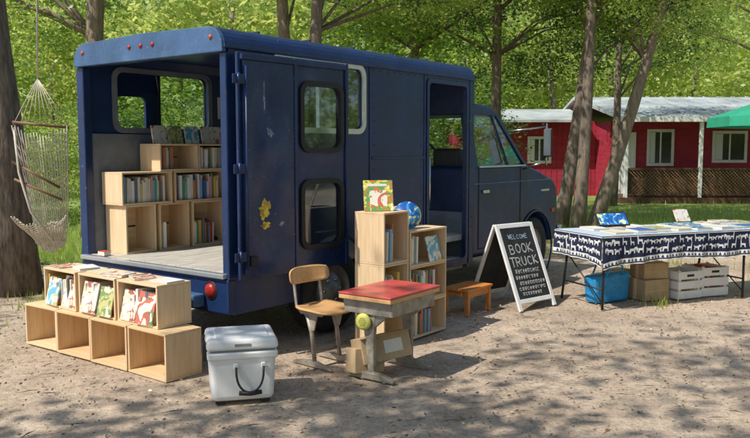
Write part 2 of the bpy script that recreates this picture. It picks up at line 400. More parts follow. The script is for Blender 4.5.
# distant forest
D=empty('distant_trees',(0,0,0))
FD={}
FD['a']=crown('far_crown_a',4.2,5.5,62,115,.28,21,.62,M['leafA'])[0]
FD['b']=crown('far_crown_b',4.2,5.0,62,115,.28,22,.62,M['leafB'])[0]
FD['c']=crown('far_crown_c',4.2,6.0,60,105,.30,23,.62,M['leafC'])[0]
random.seed(5)
def far(x,y,s,k,z0=0,zc=5):
    c=bpy.data.objects.new('far_crown',FD[k]); COL.objects.link(c); c.parent=D
    c.location=(x,y,z0+zc*s); c.scale=(s,s,s*random.uniform(.85,1.2)); c.rotation_euler=(0,0,random.uniform(0,6.28))
    t,_=trunk_obj('far_trunk',(x,y,z0-1),(x+random.uniform(-.5,.5),y,z0+zc*s*1.4),.24*s,.08,M['bark2'],D,.3,8,6,.2)
for i in range(21):
    x=-34+i*3.2+random.uniform(-1,1)
    if 13<x<30: continue
    far(x,random.uniform(30,40),random.uniform(.8,1.1),random.choice('abbb'))
for i in range(28):
    x=-60+i*4.6+random.uniform(-1.5,1.5); y=random.uniform(48,62)
    far(x,y,random.uniform(1.0,1.5),random.choice('abbb'),(y-46)*.2)
for i in range(24):
    x=-100+i*10+random.uniform(-3,3); y=random.uniform(95,120)
    far(x,y,random.uniform(2,2.6),random.choice('abb'),(y-46)*.2)
for (x,y,k) in ((15,38,'b'),(20,42,'b'),(26,44,'b'),(32,48,'b'),(23,52,'b'),(29,56,'b')): far(x,y,.85,k,max(0,(y-46)*.2),4.6)
for i in range(15):
    a=R(-75+i*7.5); rr=random.uniform(21,27)
    if i>10: rr+=5
    far(rr*math.cos(a),6+rr*math.sin(a),random.uniform(.8,1.05),random.choice('abb'),0,5.2)
U=empty('shrub_row',(0,0,0))
def shrub(x,y,s,k,z):
    c=bpy.data.objects.new('shrub',CR[k]); COL.objects.link(c); c.parent=U
    c.location=(x,y,z); c.scale=(s*1.2,s*1.2,s); c.rotation_euler=(0,0,random.uniform(0,6))
for i in range(22):
    x=-26+i*1.6+random.uniform(-.6,.6); y=random.uniform(22,28)
    if x>3.2: continue
    s=random.uniform(.45,.75); shrub(x,y,s,random.choice('abc'),1.0+s*random.uniform(.5,2))
for (x,y,s,k) in ((-8.2,16.5,.42,'b'),(-6.6,17.5,.38,'a'),(-5.2,18.5,.42,'b'),(-9.8,18.5,.5,'c'),(-3.6,19.0,.45,'a'),(-7.4,20,.5,'b')): shrub(x,y,s,k,s*2.2)

# leaf litter and pebbles
rng=np.random.default_rng(9)
n=16000
P=np.empty((n,3)); P[:,0]=rng.uniform(-6,9,n); P[:,1]=2.6+rng.gamma(2.0,2.8,n); P[:,2]=.007
V=leaf_quads(P,.026,rng,.12,.5); me=fastmesh('leaf_litter',V,0)
M['litter']=leafmat('litter',[(.10,.07,.045),(.20,.14,.085),(.32,.235,.15),(.46,.38,.27),(.18,.17,.07)],.05,(.2,.15,.05)); me.materials.append(M['litter'])
obj('leaf_litter',me)
vv=[];ff=[]
random.seed(31)
for i in range(520):
    x=random.uniform(-5,7); y=2.7+random.gammavariate(2,2.2); a=random.uniform(0,3.14); l=random.uniform(.02,.09); wd=.0015+l*.010
    dx,dy=math.cos(a)*l,math.sin(a)*l; nx_,ny_=-math.sin(a)*wd,math.cos(a)*wd; b0=len(vv)
    vv+=[(x-dx,y-dy,.002),(x+nx_,y+ny_,.010),(x+dx,y+dy,.002),(x-nx_,y-ny_,.003)]; ff.append((b0,b0+1,b0+2,b0+3))
obj('fallen_twigs',mesh('tw',vv,ff),M['bark'])
vv=[];ff=[]
for i in range(900):
    x=random.uniform(-5,7); y=2.7+random.gammavariate(2,2.4); s=random.uniform(.004,.014); b0=len(vv)
    for k in range(5):
        a=k*1.257+random.uniform(-.3,.3); vv.append((x+s*math.cos(a)*random.uniform(.7,1.2),y+s*math.sin(a),-.004))
    vv.append((x,y,s*.55))
    for k in range(5): ff.append((b0+k,b0+(k+1)%5,b0+5))
M['stone']=mat('pebble_stone',(.40,.34,.27),.9,0,.3,2,0); obj('pebbles',mesh('pb',vv,ff),M['stone'])
def tufts(nm,P,rng,lo=.05,hi=.15,wd=.008):
    n=len(P); d=rng.normal(size=(n,3))*.35; d[:,2]=1; Lg=rng.uniform(lo,hi,(n,1))
    s=np.stack([np.ones(n),rng.normal(size=n)*.6,np.zeros(n)],1)*wd
    V=np.empty((n,4,3)); V[:,0]=P-s-[0,0,.04]; V[:,1]=P+s-[0,0,.04]; V[:,2]=P+d*Lg+s*.2; V[:,3]=P+d*Lg-s*.2
    me=fastmesh(nm,V.reshape(-1,3),0); me.materials.append(M['leafB']); obj(nm,me)
n=30000
P=np.empty((n,3)); P[:,0]=rng.uniform(-14,16,n); P[:,1]=np.array([edge(x) for x in P[:,0]])-.2+rng.gamma(1.2,2.0,n); P[:,2]=.04
tufts('grass_tufts',P,rng)
cl_=[]
for i in range(150):
    if random.random()<.75: x=random.uniform(-1,9); y=edge(x)-random.expovariate(.55)
    else: x=random.uniform(-6,-3.4); y=random.uniform(6.2,11)
    if x<2.6 and y<11.5 and x>-3.2: continue
    k=random.randint(12,50); sg=random.uniform(.05,.16)
    for q in range(k): cl_.append((random.gauss(x,sg),random.gauss(y,sg),.035))
tufts('sparse_grass',np.array(cl_),rng,.025,.08,.005)

# ---------------------------------------------------------------- truck
TA=52.5; RX,RY=-1.13,5.76
ca_,sa_=math.cos(R(TA)),math.sin(R(TA))
def T(x,y,z=0): return (RX+ca_*x-sa_*y,RY+sa_*x+ca_*y,z)
tk=empty('box_truck',(RX,RY,0),R(TA))
W=1.90; L=3.62; E=.10   # E: x of the rear face
rw=box('right_wall',(E,0,.35),(L,.045,2.34),M['navy'],tk,0)
cut(rw,[prism('c',rrect(.55,1.76,1.68,2.30,.07),-.2,.2,None,tk),
        prism('c',rrect(2.72,.42,3.46,2.26,.05),-.2,.2,None,tk),
        prism('c',circ(1.30,.40,.46),-.2,.2,None,tk)]); bev(rw,.004)
lw=box('left_wall',(E,W-.045,.35),(L,W,2.34),M['navy'],tk,0)
cut(lw,[prism('c',rrect(.42,1.78,1.50,2.30,.07),W-.3,W+.2,None,tk),
        prism('c',circ(1.30,.40,.46),W-.3,W+.2,None,tk)])
box('left_lining',(E+.03,W-.060,.68),(L-.05,W-.048,1.73),M['inner'],tk,0)
arc=[]
for i in range(7):
    a=R(180-90*i/6); arc.append((.15+.15*math.cos(a),2.34+.15*math.sin(a)))
arc2=[(W-y,z) for y,z in reversed(arc)]
top=arc+[(W*.3,2.505),(W*.5,2.512),(W*.7,2.505)]+arc2
inn=[(W-.045,2.34),(W-.06,2.42),(.06,2.42),(.045,2.34)]
roof=prism('roof',top+inn,E-.015,L,M['navy'],tk,0,'x')
prism('rear_header',[(.0,2.30),(.0,2.34)]+[(y+.001,z) for y,z in arc[1:]]+[(W*.5,2.508)]+[(y-.001,z) for y,z in arc2[:-1]]+[(W,2.34),(W,2.30)],E-.06,E-.017,M['navy_lt'],tk,.006,'x')
box('rear_header_inner',(E-.015,.05,2.30),(E+.05,W-.05,2.40),M['navy'],tk,.004)
box('drip_rail_right',(E-.05,-.022,2.325),(L,-.001,2.35),M['navy'],tk,.005)
for k,y in enumerate((.12,.80,.95,1.10,1.76)):
    lathe('marker_light_%d'%k,[(0,-.012),(.012,-.010),(.018,-.004),(.020,.0)],M['redlight'] if 0<k<4 else M['amber'],tk,(E-.062,y,2.41),(0,0,R(-90)),12)
box('roof_vent',(1.0,.7,2.512),(1.6,1.2,2.56),M['navy_lt'],tk,.02)
for k in range(5): box('roof_rib_%d'%k,(.6+k*.6,.2,2.500),(.62+k*.6,W-.2,2.522),M['navy'],tk,.003)
box('rear_post_right',(E-.03,-.005,.62),(E+.05,.065,2.30),M['navy'],tk,.01)
box('rear_post_left',(E-.03,W-.085,.62),(E+.05,W+.005,2.30),M['navy'],tk,.01)
box('rear_sill',(E-.04,-.004,.36),(E+.04,W+.004,.625),M['navy'],tk,.012)
box('rear_step_bumper',(E-.16,.25,.40),(E-.045,W-.05,.50),M['navy_lt'],tk,.015)
box('deck_edge',(E-.07,0.02,.63),(E,W-.02,.668),M['alu'],tk,.006)
for k in range(9):
    y0=.05+k*(W-.1)/9
    box('floor_plank_%d'%k,(E,y0+.003,.61),(L-.03,y0+(W-.1)/9-.003,.67),M['deck'],tk,.003)
for k,y in enumerate((.19,W-.17)):
    lathe('tail_light_%d'%k,[(0,-.03),(.035,-.028),(.054,-.012),(.057,0)],M['redlight'],tk,(E-.042,y,.53),(0,0,R(-90)),20)
    lathe('tail_ring_%d'%k,[(.057,0),(.068,-.008),(.074,0)],M['seam'],tk,(E-.042,y,.53),(0,0,R(-90)),20)
box('bulkhead_upper',(L-.04,.046,1.98),(L,W-.046,2.42),M['navy'],tk,0)
box('bulkhead_lower',(L-.04,.046,.3),(L,W-.046,.9),M['inner'],tk,0)
def window(nm,x0,z0,x1,z1,y,out,fm,r=.07,bars=(),fw=.035):
    ring(nm+'_frame',rrect(x0-fw,z0-fw,x1+fw,z1+fw,r+fw),rrect(x0+.01,z0+.01,x1-.01,z1-.01,r),y-.012 if out<0 else y-.004,y+.004 if out<0 else y+.012,fm,tk)
    g=prism(nm+'_glass',rrect(x0,z0,x1,z1,r),y+.02*(-out)-.002,y+.02*(-out)+.002,M['glass'],tk)
    for i,bx in enumerate(bars): box(nm+'_bar_%d'%i,(bx-.014,y-.010,z0),(bx+.014,y+.03,z1),fm,tk,.003)
window('right_window',.55,1.76,1.68,2.30,0,-1,M['alu'],bars=(1.1,))
window('left_window',.42,1.78,1.50,2.30,W,1,M['seam'],bars=(.93,))
ring('left_window_trim',rrect(.38,1.74,1.54,2.335,.1),rrect(.43,1.79,1.49,2.29,.07),W-.062,W-.047,M['inner'],tk)
for k,(x,z0,z1) in enumerate(((1.78,.40,2.32),(2.66,.36,2.32),(3.53,.36,2.32))):
    box('body_seam_%d'%k,(x-.012,-.008,z0),(x+.012,.002,z1),M['navy'],tk,.004)
box('belt_seam',(1.80,-.010,1.50),(2.65,.002,1.525),M['navy'],tk,.004)
box('lower_seam',(1.80,-.010,.66),(2.65,.002,.69),M['navy'],tk,.004)
ring('doorway_frame',rrect(2.69,.39,3.49,2.29,.06),rrect(2.73,.43,3.45,2.25,.05),-.014,.0,M['navy'],tk)
box('step_well',(2.70,.05,.30),(3.50,.5,.42),M['deck'],tk,.01)
box('sliding_door',(2.0,.06,.70),(2.7,.09,2.25),M['inner'],tk,.01)
cyl('grab_handle',(2.80,.03,1.0),(2.80,.03,1.5),.012,M['chrome'],tk)
vv=[];ff=[]
def rivet(x,z,y=-.003):
    b0=len(vv); 
    for k in range(6):
        a=k*math.pi/3; vv.append((x+.007*math.cos(a),y,z+.007*math.sin(a)))
    vv.append((x,y-.006,z))
    for k in range(6): ff.append((b0+k,b0+(k+1)%6,b0+6))
for x in np.arange(.18,3.6,.11): rivet(x,2.30)
for z in np.arange(.75,2.25,.11): rivet(1.84,z); rivet(2.60,z); rivet(3.58,z)
obj('rivets',mesh('rivets',vv,ff),M['navy'],tk)
# open rear door folded back on the side
de=empty('rear_door',(.11,-.055,0),R(-3)); de.parent=tk
DW=1.16
dp=box('door_panel',(0,-.030,.62),(DW,0,2.30),M['navy_door'],de,0)
cut(dp,[prism('c',rrect(.63,1.58,1.10,2.12,.09),-.2,.2,None,de),prism('c',rrect(.63,.80,1.10,1.34,.09),-.2,.2,None,de)]); bev(dp,.008)
nx_,nz_=26,70; v=[];f=[]
def dent(x,z):
    o=0
    for cx,cz,rx,rz,a in ((.24,1.95,.10,.20,.024),(.28,1.62,.12,.10,-.018),(.22,1.22,.11,.16,.022),(.42,1.35,.08,.12,-.014),(.34,.88,.13,.08,.018),(.15,1.60,.06,.2,.012)):
        o+=a*math.exp(-((x-cx)/rx)**2-((z-cz)/rz)**2)
    e_=min(x-.03,.54-x,z-.66,2.24-z)/.05; return o*max(0,min(1,e_))
for j in range(nz_+1):
    for i in range(nx_+1):
        x=.03+.51*i/nx_; z=.66+1.58*j/nz_; v.append((x,-.050+dent(x,z)*.7,z))
for j in range(nz_):
    for i in range(nx_): f.append((j*(nx_+1)+i,j*(nx_+1)+i+1,(j+1)*(nx_+1)+i+1,(j+1)*(nx_+1)+i))
obj('door_dented_skin',mesh('ds',v,f),M['navy_door'],de,smooth=True)
for nm,z0,z1 in (('upper',1.58,2.12),('lower',.80,1.34)):
    ring(nm+'_gasket',rrect(.615,z0-.015,1.115,z1+.015,.10),rrect(.655,z0+.025,1.075,z1-.025,.07),-.052,.004,M['seam'],de)
    prism(nm+'_glass',rrect(.63,z0,1.10,z1,.09),-.022,-.018,M['glass'],de)
box('door_edge_strip',(DW-.02,-.048,.62),(DW+.015,.003,2.30),M['navy'],de,.006)
box('door_fold',(.545,-.058,.63),(.575,-.028,2.29),M['navy_door'],de,.004)
box('door_top_bar',(0.02,-.060,2.245),(DW-.03,-.028,2.285),M['navy'],de,.004)
for k,z in enumerate((.80,1.45,2.10)):
    box('hinge_%d'%k,(-.07,-.065,z-.035),(.06,-.052,z+.035),M['navy'],de,.006)
    cyl('hinge_pin_%d'%k,(-.02,-.066,z-.045),(-.02,-.066,z+.045),.012,M['navy'],de)
cyl('lock_rod',(.05,-.066,.70),(.05,-.066,2.2),.008,M['navy'],de)
box('latch',(.07,-.08,.72),(.14,-.054,.80),M['seam'],de,.01)
random.seed(2)
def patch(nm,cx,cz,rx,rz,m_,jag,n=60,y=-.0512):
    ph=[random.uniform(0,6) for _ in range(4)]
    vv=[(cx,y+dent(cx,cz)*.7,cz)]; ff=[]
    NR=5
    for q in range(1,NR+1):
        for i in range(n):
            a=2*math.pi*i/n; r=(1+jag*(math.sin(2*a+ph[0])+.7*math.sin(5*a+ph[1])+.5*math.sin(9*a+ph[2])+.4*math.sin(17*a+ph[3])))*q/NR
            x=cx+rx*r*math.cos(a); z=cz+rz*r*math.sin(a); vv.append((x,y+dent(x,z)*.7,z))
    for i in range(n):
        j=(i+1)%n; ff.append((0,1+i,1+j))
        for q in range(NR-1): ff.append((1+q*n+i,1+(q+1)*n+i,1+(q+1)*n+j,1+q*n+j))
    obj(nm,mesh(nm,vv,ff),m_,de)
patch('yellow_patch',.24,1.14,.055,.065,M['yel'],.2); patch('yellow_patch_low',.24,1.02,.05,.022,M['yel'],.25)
patch('scuff_patch',.25,1.98,.010,.09,M['highlight_scuff'],.25); patch('highlight_patch_b',.29,1.72,.022,.035,M['highlight_scuff'],.3); patch('scuff_patch_c',.40,1.02,.025,.014,M['highlight_scuff'],.3)  # upper patches are light reflections painted on the dents; the low one is a scuff
dl=box('left_rear_door',(.10,W+.03,.62),(.93,W+.06,2.30),M['navy'],tk,0)
cut(dl,[prism('c',rrect(.48,1.72,.80,2.08,.05),W-.1,W+.3,None,tk)])
# chassis
box('chassis',(.25,.35,.30),(5.3,W-.35,.42),M['seam'],tk,.02)
cyl('rear_axle',(1.30,.1,.38),(1.30,W-.1,.38),.06,M['seam'],tk)
def wheel(nm,x,y,side):
    e=empty(nm,(x,y,.37)); e.parent=tk; e.rotation_euler=(0,0,0 if side<0 else math.pi)
    lathe('tyre',[(.22,.0),(.25,-.01),(.33,-.012),(.36,.01),(.372,.04),(.372,.18),(.36,.21),(.25,.22),(.22,.2)],M['tyre'],e,seg=40)
    lathe('rim',[(.225,.0),(.215,.03),(.16,.05),(.13,.02),(.08,.015),(.07,-.01),(.0,-.015)],M['hub'],e)
    for k in range(6):
        a=k*math.pi/3; lathe('nut_%d'%k,[(0,-.01),(.014,-.008),(.014,.02)],M['chrome'],e,(.10*math.cos(a),.015,.10*math.sin(a)),seg=8)
wheel('wheel_rear_right',1.30,.03,-1); wheel('wheel_rear_left',1.30,W-.03,1)
wheel('wheel_front_right',5.22,.05,-1); wheel('wheel_front_left',5.22,W-.05,1)
# cab
cab=prism('cab_body',[(3.63,.40),(3.63,1.40),(4.98,1.40),(5.35,1.31),(5.72,1.20),(5.82,1.12),(5.86,.95),(5.87,.50),(5.80,.40)],.03,W-.03,M['navy'],tk,0)
cut(cab,[prism('c',circ(5.22,.36,.45),-.2,.36,None,tk),prism('c',circ(5.22,.36,.45),W-.36,W+.2,None,tk)]); bev(cab,.05,4)
ring('fender_lip',circ(5.22,.36,.475),circ(5.22,.36,.452),.018,.034,M['navy'],tk)
prism('cab_roof',[(3.62,1.97),(3.62,2.07),(3.9,2.10),(4.2,2.09),(4.38,2.02),(4.42,1.965)],.13,W-.13,M['navy'],tk,.03,seg=3)
for sgn in (0,1):
    def yy(y): return y if sgn==0 else W-y
    def pil(nm,xb0,xb1,xt0,xt1,yb=.04,yt=.135,th=.05):
        hexa(nm,[(xb0,yy(yb),1.385),(xb1,yy(yb),1.385),(xb1,yy(yb+th),1.385),(xb0,yy(yb+th),1.385),(xt0,yy(yt),1.98),(xt1,yy(yt),1.98),(xt1,yy(yt+th),1.98),(xt0,yy(yt+th),1.98)],M['navy'],tk,.008)
    pil('b_pillar_%d'%sgn,3.63,3.80,3.63,3.78)
    pil('a_pillar_%d'%sgn,4.92,4.99,4.34,4.42)
    pil('vent_bar_%d'%sgn,4.50,4.525,4.24,4.26,.036,.131,.02)
    obj('side_glass_%d'%sgn,mesh('sg',[(3.75,yy(.06),1.39),(4.95,yy(.06),1.39),(4.38,yy(.15),1.98),(3.75,yy(.15),1.98)],[(0,1,2,3)]),M['glass'],tk)
    box('window_sill_%d'%sgn,(3.80,min(yy(.024),yy(.045)),1.385),(4.92,max(yy(.024),yy(.045)),1.405),M['alu'],tk,.004)
obj('windshield',mesh('ws',[(4.96,.08,1.39),(4.96,W-.08,1.39),(4.39,W-.16,1.98),(4.39,.16,1.98)],[(0,1,2,3)]),M['glass'],tk)
for k,y in enumerate((.32,1.15)):
    box('seat_%d'%k,(3.85,y,1.2),(3.98,y+.38,1.60),M['seat'],tk,.05,seg=3)
wh=lathe('steering_wheel',[(.17,-.012),(.19,0),(.17,.012),(.158,0),(.17,-.012)],M['black'],tk,(4.55,1.3,1.50),(0,0,R(-60)),24)
for k,(a,b_) in enumerate((((3.78,.48),(3.80,1.38)),((4.78,.50),(4.80,1.38)))):
    box('cab_door_gap_%d'%k,(a[0],.0255,a[1]),(b_[0],.032,b_[1]),M['seam'],tk,0)
box('cab_door_gap_bottom',(3.78,.0255,.47),(4.80,.032,.485),M['seam'],tk,0)
box('side_crease',(3.66,.018,1.20),(5.70,.032,1.215),M['navy_lt'],tk,.004)
box('door_handle',(3.86,.005,1.10),(4.0,.028,1.135),M['chrome'],tk,.008)
box('fender_badge',(5.35,.02,1.06),(5.58,.031,1.085),M['alu'],tk,.003)
box('side_marker',(5.66,.018,.78),(5.76,.032,.83),M['amber'],tk,.004)
box('front_bumper',(5.86,.0,.42),(5.97,W,.60),M['chrome'],tk,.03,seg=3)
box('grille',(5.865,.25,.72),(5.885,W-.25,1.0),M['seam'],tk,.005)
for y in (.20,W-.20): lathe('headlight',[(0,.03),(.07,.02),(.09,0)],M['alu'],tk,(5.875,y,.88),(0,0,R(-90)),20)
for y,sg in ((.0,-1),(W,1)):
    cyl('mirror_arm_low',(4.86,y+.03*-sg,1.35),(4.92,y+sg*.24,1.45),.010,M['chrome'],tk)
    cyl('mirror_arm_high',(4.62,y+.12*-sg,1.80),(4.92,y+sg*.24,1.86),.010,M['chrome'],tk)
    cyl('mirror_post',(4.92,y+sg*.24,1.40),(4.92,y+sg*.24,1.90),.010,M['chrome'],tk)
    box('mirror_head',(4.90,y+sg*.26-.055,1.50),(4.93,y+sg*.26+.055,1.84),M['black'],tk,.015)
    box('mirror_face',(4.893,y+sg*.26-.045,1.515),(4.899,y+sg*.26+.045,1.825),M['chrome'],tk,0)
cyl('wiper',(4.93,.5,1.42),(4.80,.95,1.57),.006,M['seam'],tk)
box('pinned_notice',(1.62,W-.052,1.90),(1.76,W-.047,2.12),M['paper'],tk,0)

# ---------------------------------------------------------------- books & crates
def book(nm,parent,loc,w,d,h,m,rot=(0,0,0)):
    return box(nm,(0,0,0),(w,d,h),m,parent,.0015,loc,rot,1)
def crate(x,y,z,w,h,d=.30,rz=TA,books=0,m='pine',face=None,bh=.22):
    e=empty('wooden_crate',T(x,y,z),R(rz)); t=.016; mm=M[m]
    box('bottom',(-w/2,-d/2,0),(w/2,d/2,t),mm,e,.002); box('top',(-w/2,-d/2,h-t),(w/2,d/2,h-.001),mm,e,.002)
    for nm,xa_,xb_ in (('side_left',-w/2,-w/2+t),('side_right',w/2-t,w/2)):
        o=box(nm,(t+.0005,-d/2+.002,-xb_),(h-t-.0005,d/2,-xa_),mm,e,.002,rot=(0,R(-90),0))
    box('back_low',(-w/2+t,d/2-t,t),(w/2-t,d/2-.001,h*.48),mm,e,.002); box('back_high',(-w/2+t,d/2-t,h*.52),(w/2-t,d/2-.001,h-t),mm,e,.002)
    xx=-w/2+t+.004; k=0; lim=-w/2+t+(w-2*t)*books
    while books and xx<lim-.03:
        bw=random.uniform(.008,.032); hh=min(h-2*t-.02,random.uniform(bh*.75,bh*1.1)); dd=random.uniform(.14,.2)
        yo=-d/2+random.uniform(.015,.05)
        book('book_%d'%k,e,(xx,yo,t+.001),bw,dd,hh,random.choice(BM+[BM[2],BM[6],BM[10],BM[11]]),(0,R(random.choice([0,0,0,0,2])),0))
        xx+=bw+random.uniform(.0005,.004); k+=1
    if face:
        for j,(fx,cm,bw,hh) in enumerate(face):
            box('face_out_book_%d'%j,(0,0,0),(bw,.012,hh),CM[cm],e,.002,(fx,-d/2+random.uniform(-.03,.0),t+.002),(R(-14),0,R(random.uniform(-4,4))),1)
    return e
random.seed(21)
RR=TA-90
for i in range(4):
    crate(-.39,.175+.462*i,0,.445,.335,.31,RR+random.uniform(-2,2),0,random.choice(['pine','pine2']))
faces=[[(-.20,3,.17,.23),(.0,2,.18,.24)],[(-.2,3,.2,.24),(.03,5,.17,.22)],[(-.2,4,.18,.22),(.02,3,.19,.25)]]
for i in range(3):
    crate(-.34,.35+.50*i,.336,.47,.31,.30,RR+random.uniform(-2,2),.85,'pine',faces[i])
q=.14; YI=1.67
crate(.28+q,YI,.671,.32,.43,books=0); crate(.65+q,YI,.671,.34,.43,books=.3,m='pine2'); crate(1.08+q,YI,.671,.44,.43,books=.7)
crate(.36+q,YI,1.102,.54,.29,books=.95); crate(.98+q,YI,1.102,.64,.29,books=.95,m='pine2'); crate(.72+q,YI,1.393,.44,.25,books=.4); crate(1.17+q,YI,1.393,.44,.25,books=.95)
crate(1.67+q,YI,.671,.44,.6,books=.9)
crate(1.26,-.53,0,.34,.335,books=.0); crate(1.26,-.53,.336,.34,.335,books=.8); crate(1.26,-.53,.672,.34,.42,books=.55,bh=.3,m='pine')
for k in range(3): crate(1.73,-.53,.306*k,.56,.305,books=(.75,.9,.3)[k],m=('pine','pine2','pine')[k],face=[(.02,4,.2,.22)] if k==2 else None)

def pbook(x,y,z,w,h,cm,rz,tilt=-18,truck=True,rnd=False):
    e=empty('picture_book',T(x,y,z) if truck else (x,y,z),R(rz))
    g=empty('cover',(0,0,0)); g.parent=e; g.rotation_euler=(R(tilt),0,0)
    if rnd:
        lathe('disc',[(0,-.008),(h/2,-.008),(h/2,.008),(0,.008)],CM[cm],g,(0,0,h/2),seg=30)
    else:
        box('front',(-w/2,-.009,0),(w/2,-.006,h),CM[cm],g,.001); box('pages',(-w/2+.003,-.006,.003),(w/2-.003,.006,h-.003),M['paper'],g,0); box('back',(-w/2,.006,0),(w/2,.009,h),CM[cm],g,.001)
        if w>.2:
            box('title_strip',(-w*.38,-.0105,h*.8),(w*.3,-.0092,h*.88),M['paper'],g,0); box('picture',(-w*.3,-.0105,h*.15),(w*.3,-.0092,h*.66),CM[(cm+2)%6],g,0)
    return e
pbook(1.22,-.53,1.093,.24,.26,0,8,-20)
pbook(1.60,-.56,.92,.24,.24,1,14,-20,rnd=True)
pbook(1.47,-.44,.92,.2,.2,2,15,-20)
for k,(x,c) in enumerate(((.62,3),(.80,5),(1.0,4),(1.2,3),(1.36,2))):
    pbook(x+q,YI,1.645,.16,.17,c,TA,-12)
def flat(x,y,z,w,d,h,m,rz,truck=True):
    e=empty('book',T(x,y,z) if truck else (x,y,z),R(rz))
    box('cover_bottom',(-w/2,-d/2,0),(w/2,d/2,.002),m,e,0); box('pages',(-w/2+.003,-d/2+.003,.0021),(w/2-.003,d/2-.002,h-.0021),M['paper'],e,0); box('cover_top',(-w/2,-d/2,h-.002),(w/2,d/2,h),m,e,.0005)
for k in range(6):
    flat(-.34+random.uniform(-.04,.04),.22+.25*k,.647,.2,.16,random.uniform(.008,.02),random.choice([CM[3],BM[2],BM[6],BM[11],CM[2],BM[10]]),RR+random.uniform(-25,25))
flat(.10,1.62,.673,.1,.07,.04,BM[0],RR)

# ---------------------------------------------------------------- cooler
c=empty('cooler',(-.87,5.02,0),R(14))
def taper(nm,w,d,w2,d2,z0,z1,m,b,seg=4):
    o=hexa(nm,[(-w/2,-d/2,z0),(w/2,-d/2,z0),(w/2,d/2,z0),(-w/2,d/2,z0),(-w2/2,-d2/2,z1),(w2/2,-d2/2,z1),(w2/2,d2/2,z1),(-w2/2,d2/2,z1)],m,c,0); bev(o,b,seg); 
    return o
taper('tub',.385,.36,.42,.395,.02,.345,M['cooler'],.035)
taper('gasket_line',.40,.375,.40,.375,.335,.36,M['gasket'],.01)
taper('lid',.45,.42,.43,.40,.352,.42,M['cooler'],.022)
taper('lid_panel',.34,.31,.33,.30,.415,.428,M['cooler'],.01)
taper('tub_rim',.435,.41,.44,.415,.29,.338,M['cooler'],.014)
for sx in (-1,1):
    for sy in (-1,1): box('foot',(sx*.14-.03,sy*.13-.03,0),(sx*.14+.03,sy*.13+.03,.03),M['black'],c,.006)
for k,y in enumerate((-.10,.10)):
    box('latch_%d'%k,(-.245,y-.022,.27),(-.215,y+.022,.39),M['black'],c,.008)
box('badge',(-.05,-.2085,.375),(.05,-.2065,.392),M['gasket'],c,0)
pts=[]
for i in range(17):
    t=i/16; a=math.pi*t
    pts.append((-.085*math.cos(a)+.04,-.225-.01*math.sin(a),.25-.16*math.sin(a)**.7))
tube('rope_handle',pts,[.007]*17,M['black'],c,8)
tube('handle_grip',[(-.03,-.236,.09),(.04,-.240,.083),(.11,-.236,.09)],[.014]*3,M['black'],c,10)
for x in (-.045,.125): box('rope_mount',(x-.015,-.222,.235),(x+.015,-.198,.27),M['cooler'],c,.006)

# ---------------------------------------------------------------- school desk
d=empty('school_desk',(.11,5.58,0),R(54))
w2,d2=.32,.225
box('top_laminate',(-w2,-d2,.592),(w2,d2,.608),M['redtop'],d,.008,seg=3)
box('top_wood_edge',(-w2+.004,-d2+.004,.560),(w2-.004,d2-.004,.5915),M['ply'],d,.006)
box('book_box_bottom',(-w2+.05,-d2+.03,.462),(w2-.05,d2-.02,.470),M['castmetal'],d,.003)
box('book_box_front',(-w2+.05,-d2+.022,.462),(w2-.05,-d2+.029,.559),M['castmetal'],d,.003)
for x in (-w2+.05,w2-.056): 
    prism('book_box_side',[(-d2+.03,.470),(d2-.02,.470),(d2-.01,.559),(-d2+.03,.559)],x,x+.006,M['castmetal'],d,.002,'x')
for sx in (-1,1):
    x=sx*.235
    prism('leg',[(-.05,.46),(.12,.46),(.05,.34),(.015,.06),(.05,.04),(-.06,.04),(-.035,.06),(-.035,.30)],x-.018,x+.018,M['castmetal'],d,.008,'x')
    prism('foot',[(-.20,0),(.20,0),(.20,.02),(.08,.05),(-.09,.05),(-.20,.02)],x-.022,x+.022,M['castmetal'],d,.006,'x')
    prism('support_bracket',[(-.15,.46),(-.05,.46),(-.03,.36)],x-.012,x+.012,M['castmetal'],d,.004,'x')
cyl('cross_bar',(-.22,0,.10),(.22,0,.10),.014,M['castmetal'],d)
ds=empty('round_strainer',(-.285,.03,.41),0); ds.parent=d; ds.rotation_euler=(0,0,R(-80))
lathe('disc',[(0,-.012),(.035,-.012),(.055,-.004),(.06,.004),(.0,.004)],M['yellow'],ds,seg=28)
vv=[];ff=[]
for i in range(-3,4):
    for j in range(-3,4):
        x,z=i*.013+(j%2)*.0065,j*.012
        if x*x+z*z<.034**2:
            b0=len(vv)
            for k in range(6): vv.append((x+.004*math.cos(k*1.047),-.0135,z+.004*math.sin(k*1.047)))
            ff.append(tuple(range(b0,b0+6)))
obj('holes',mesh('h',vv,ff),M['seam'],ds)
cb_=empty('cardboard_box',(.07,5.56,.06)); cb_.rotation_euler=(R(-14),R(-6),R(24))
box('carton',(-.19,-.10,.03),(.19,.10,.215),M['card'],cb_,.004)
box('flap',(-.19,-.16,.212),(.19,-.10,.217),M['card'],cb_,.001)
box('label',(-.02,-.103,.08),(.12,-.1005,.17),M['paper'],cb_,0)
cb2=empty('cardboard_box',(-.07,5.50,.02)); cb2.rotation_euler=(R(-8),R(5),R(30))
box('carton',(-.12,-.07,.0),(.12,.07,.17),M['card'],cb2,.004)
box('tape',(-.02,-.0725,.0),(.02,-.0705,.17),M['pine'],cb2,0)

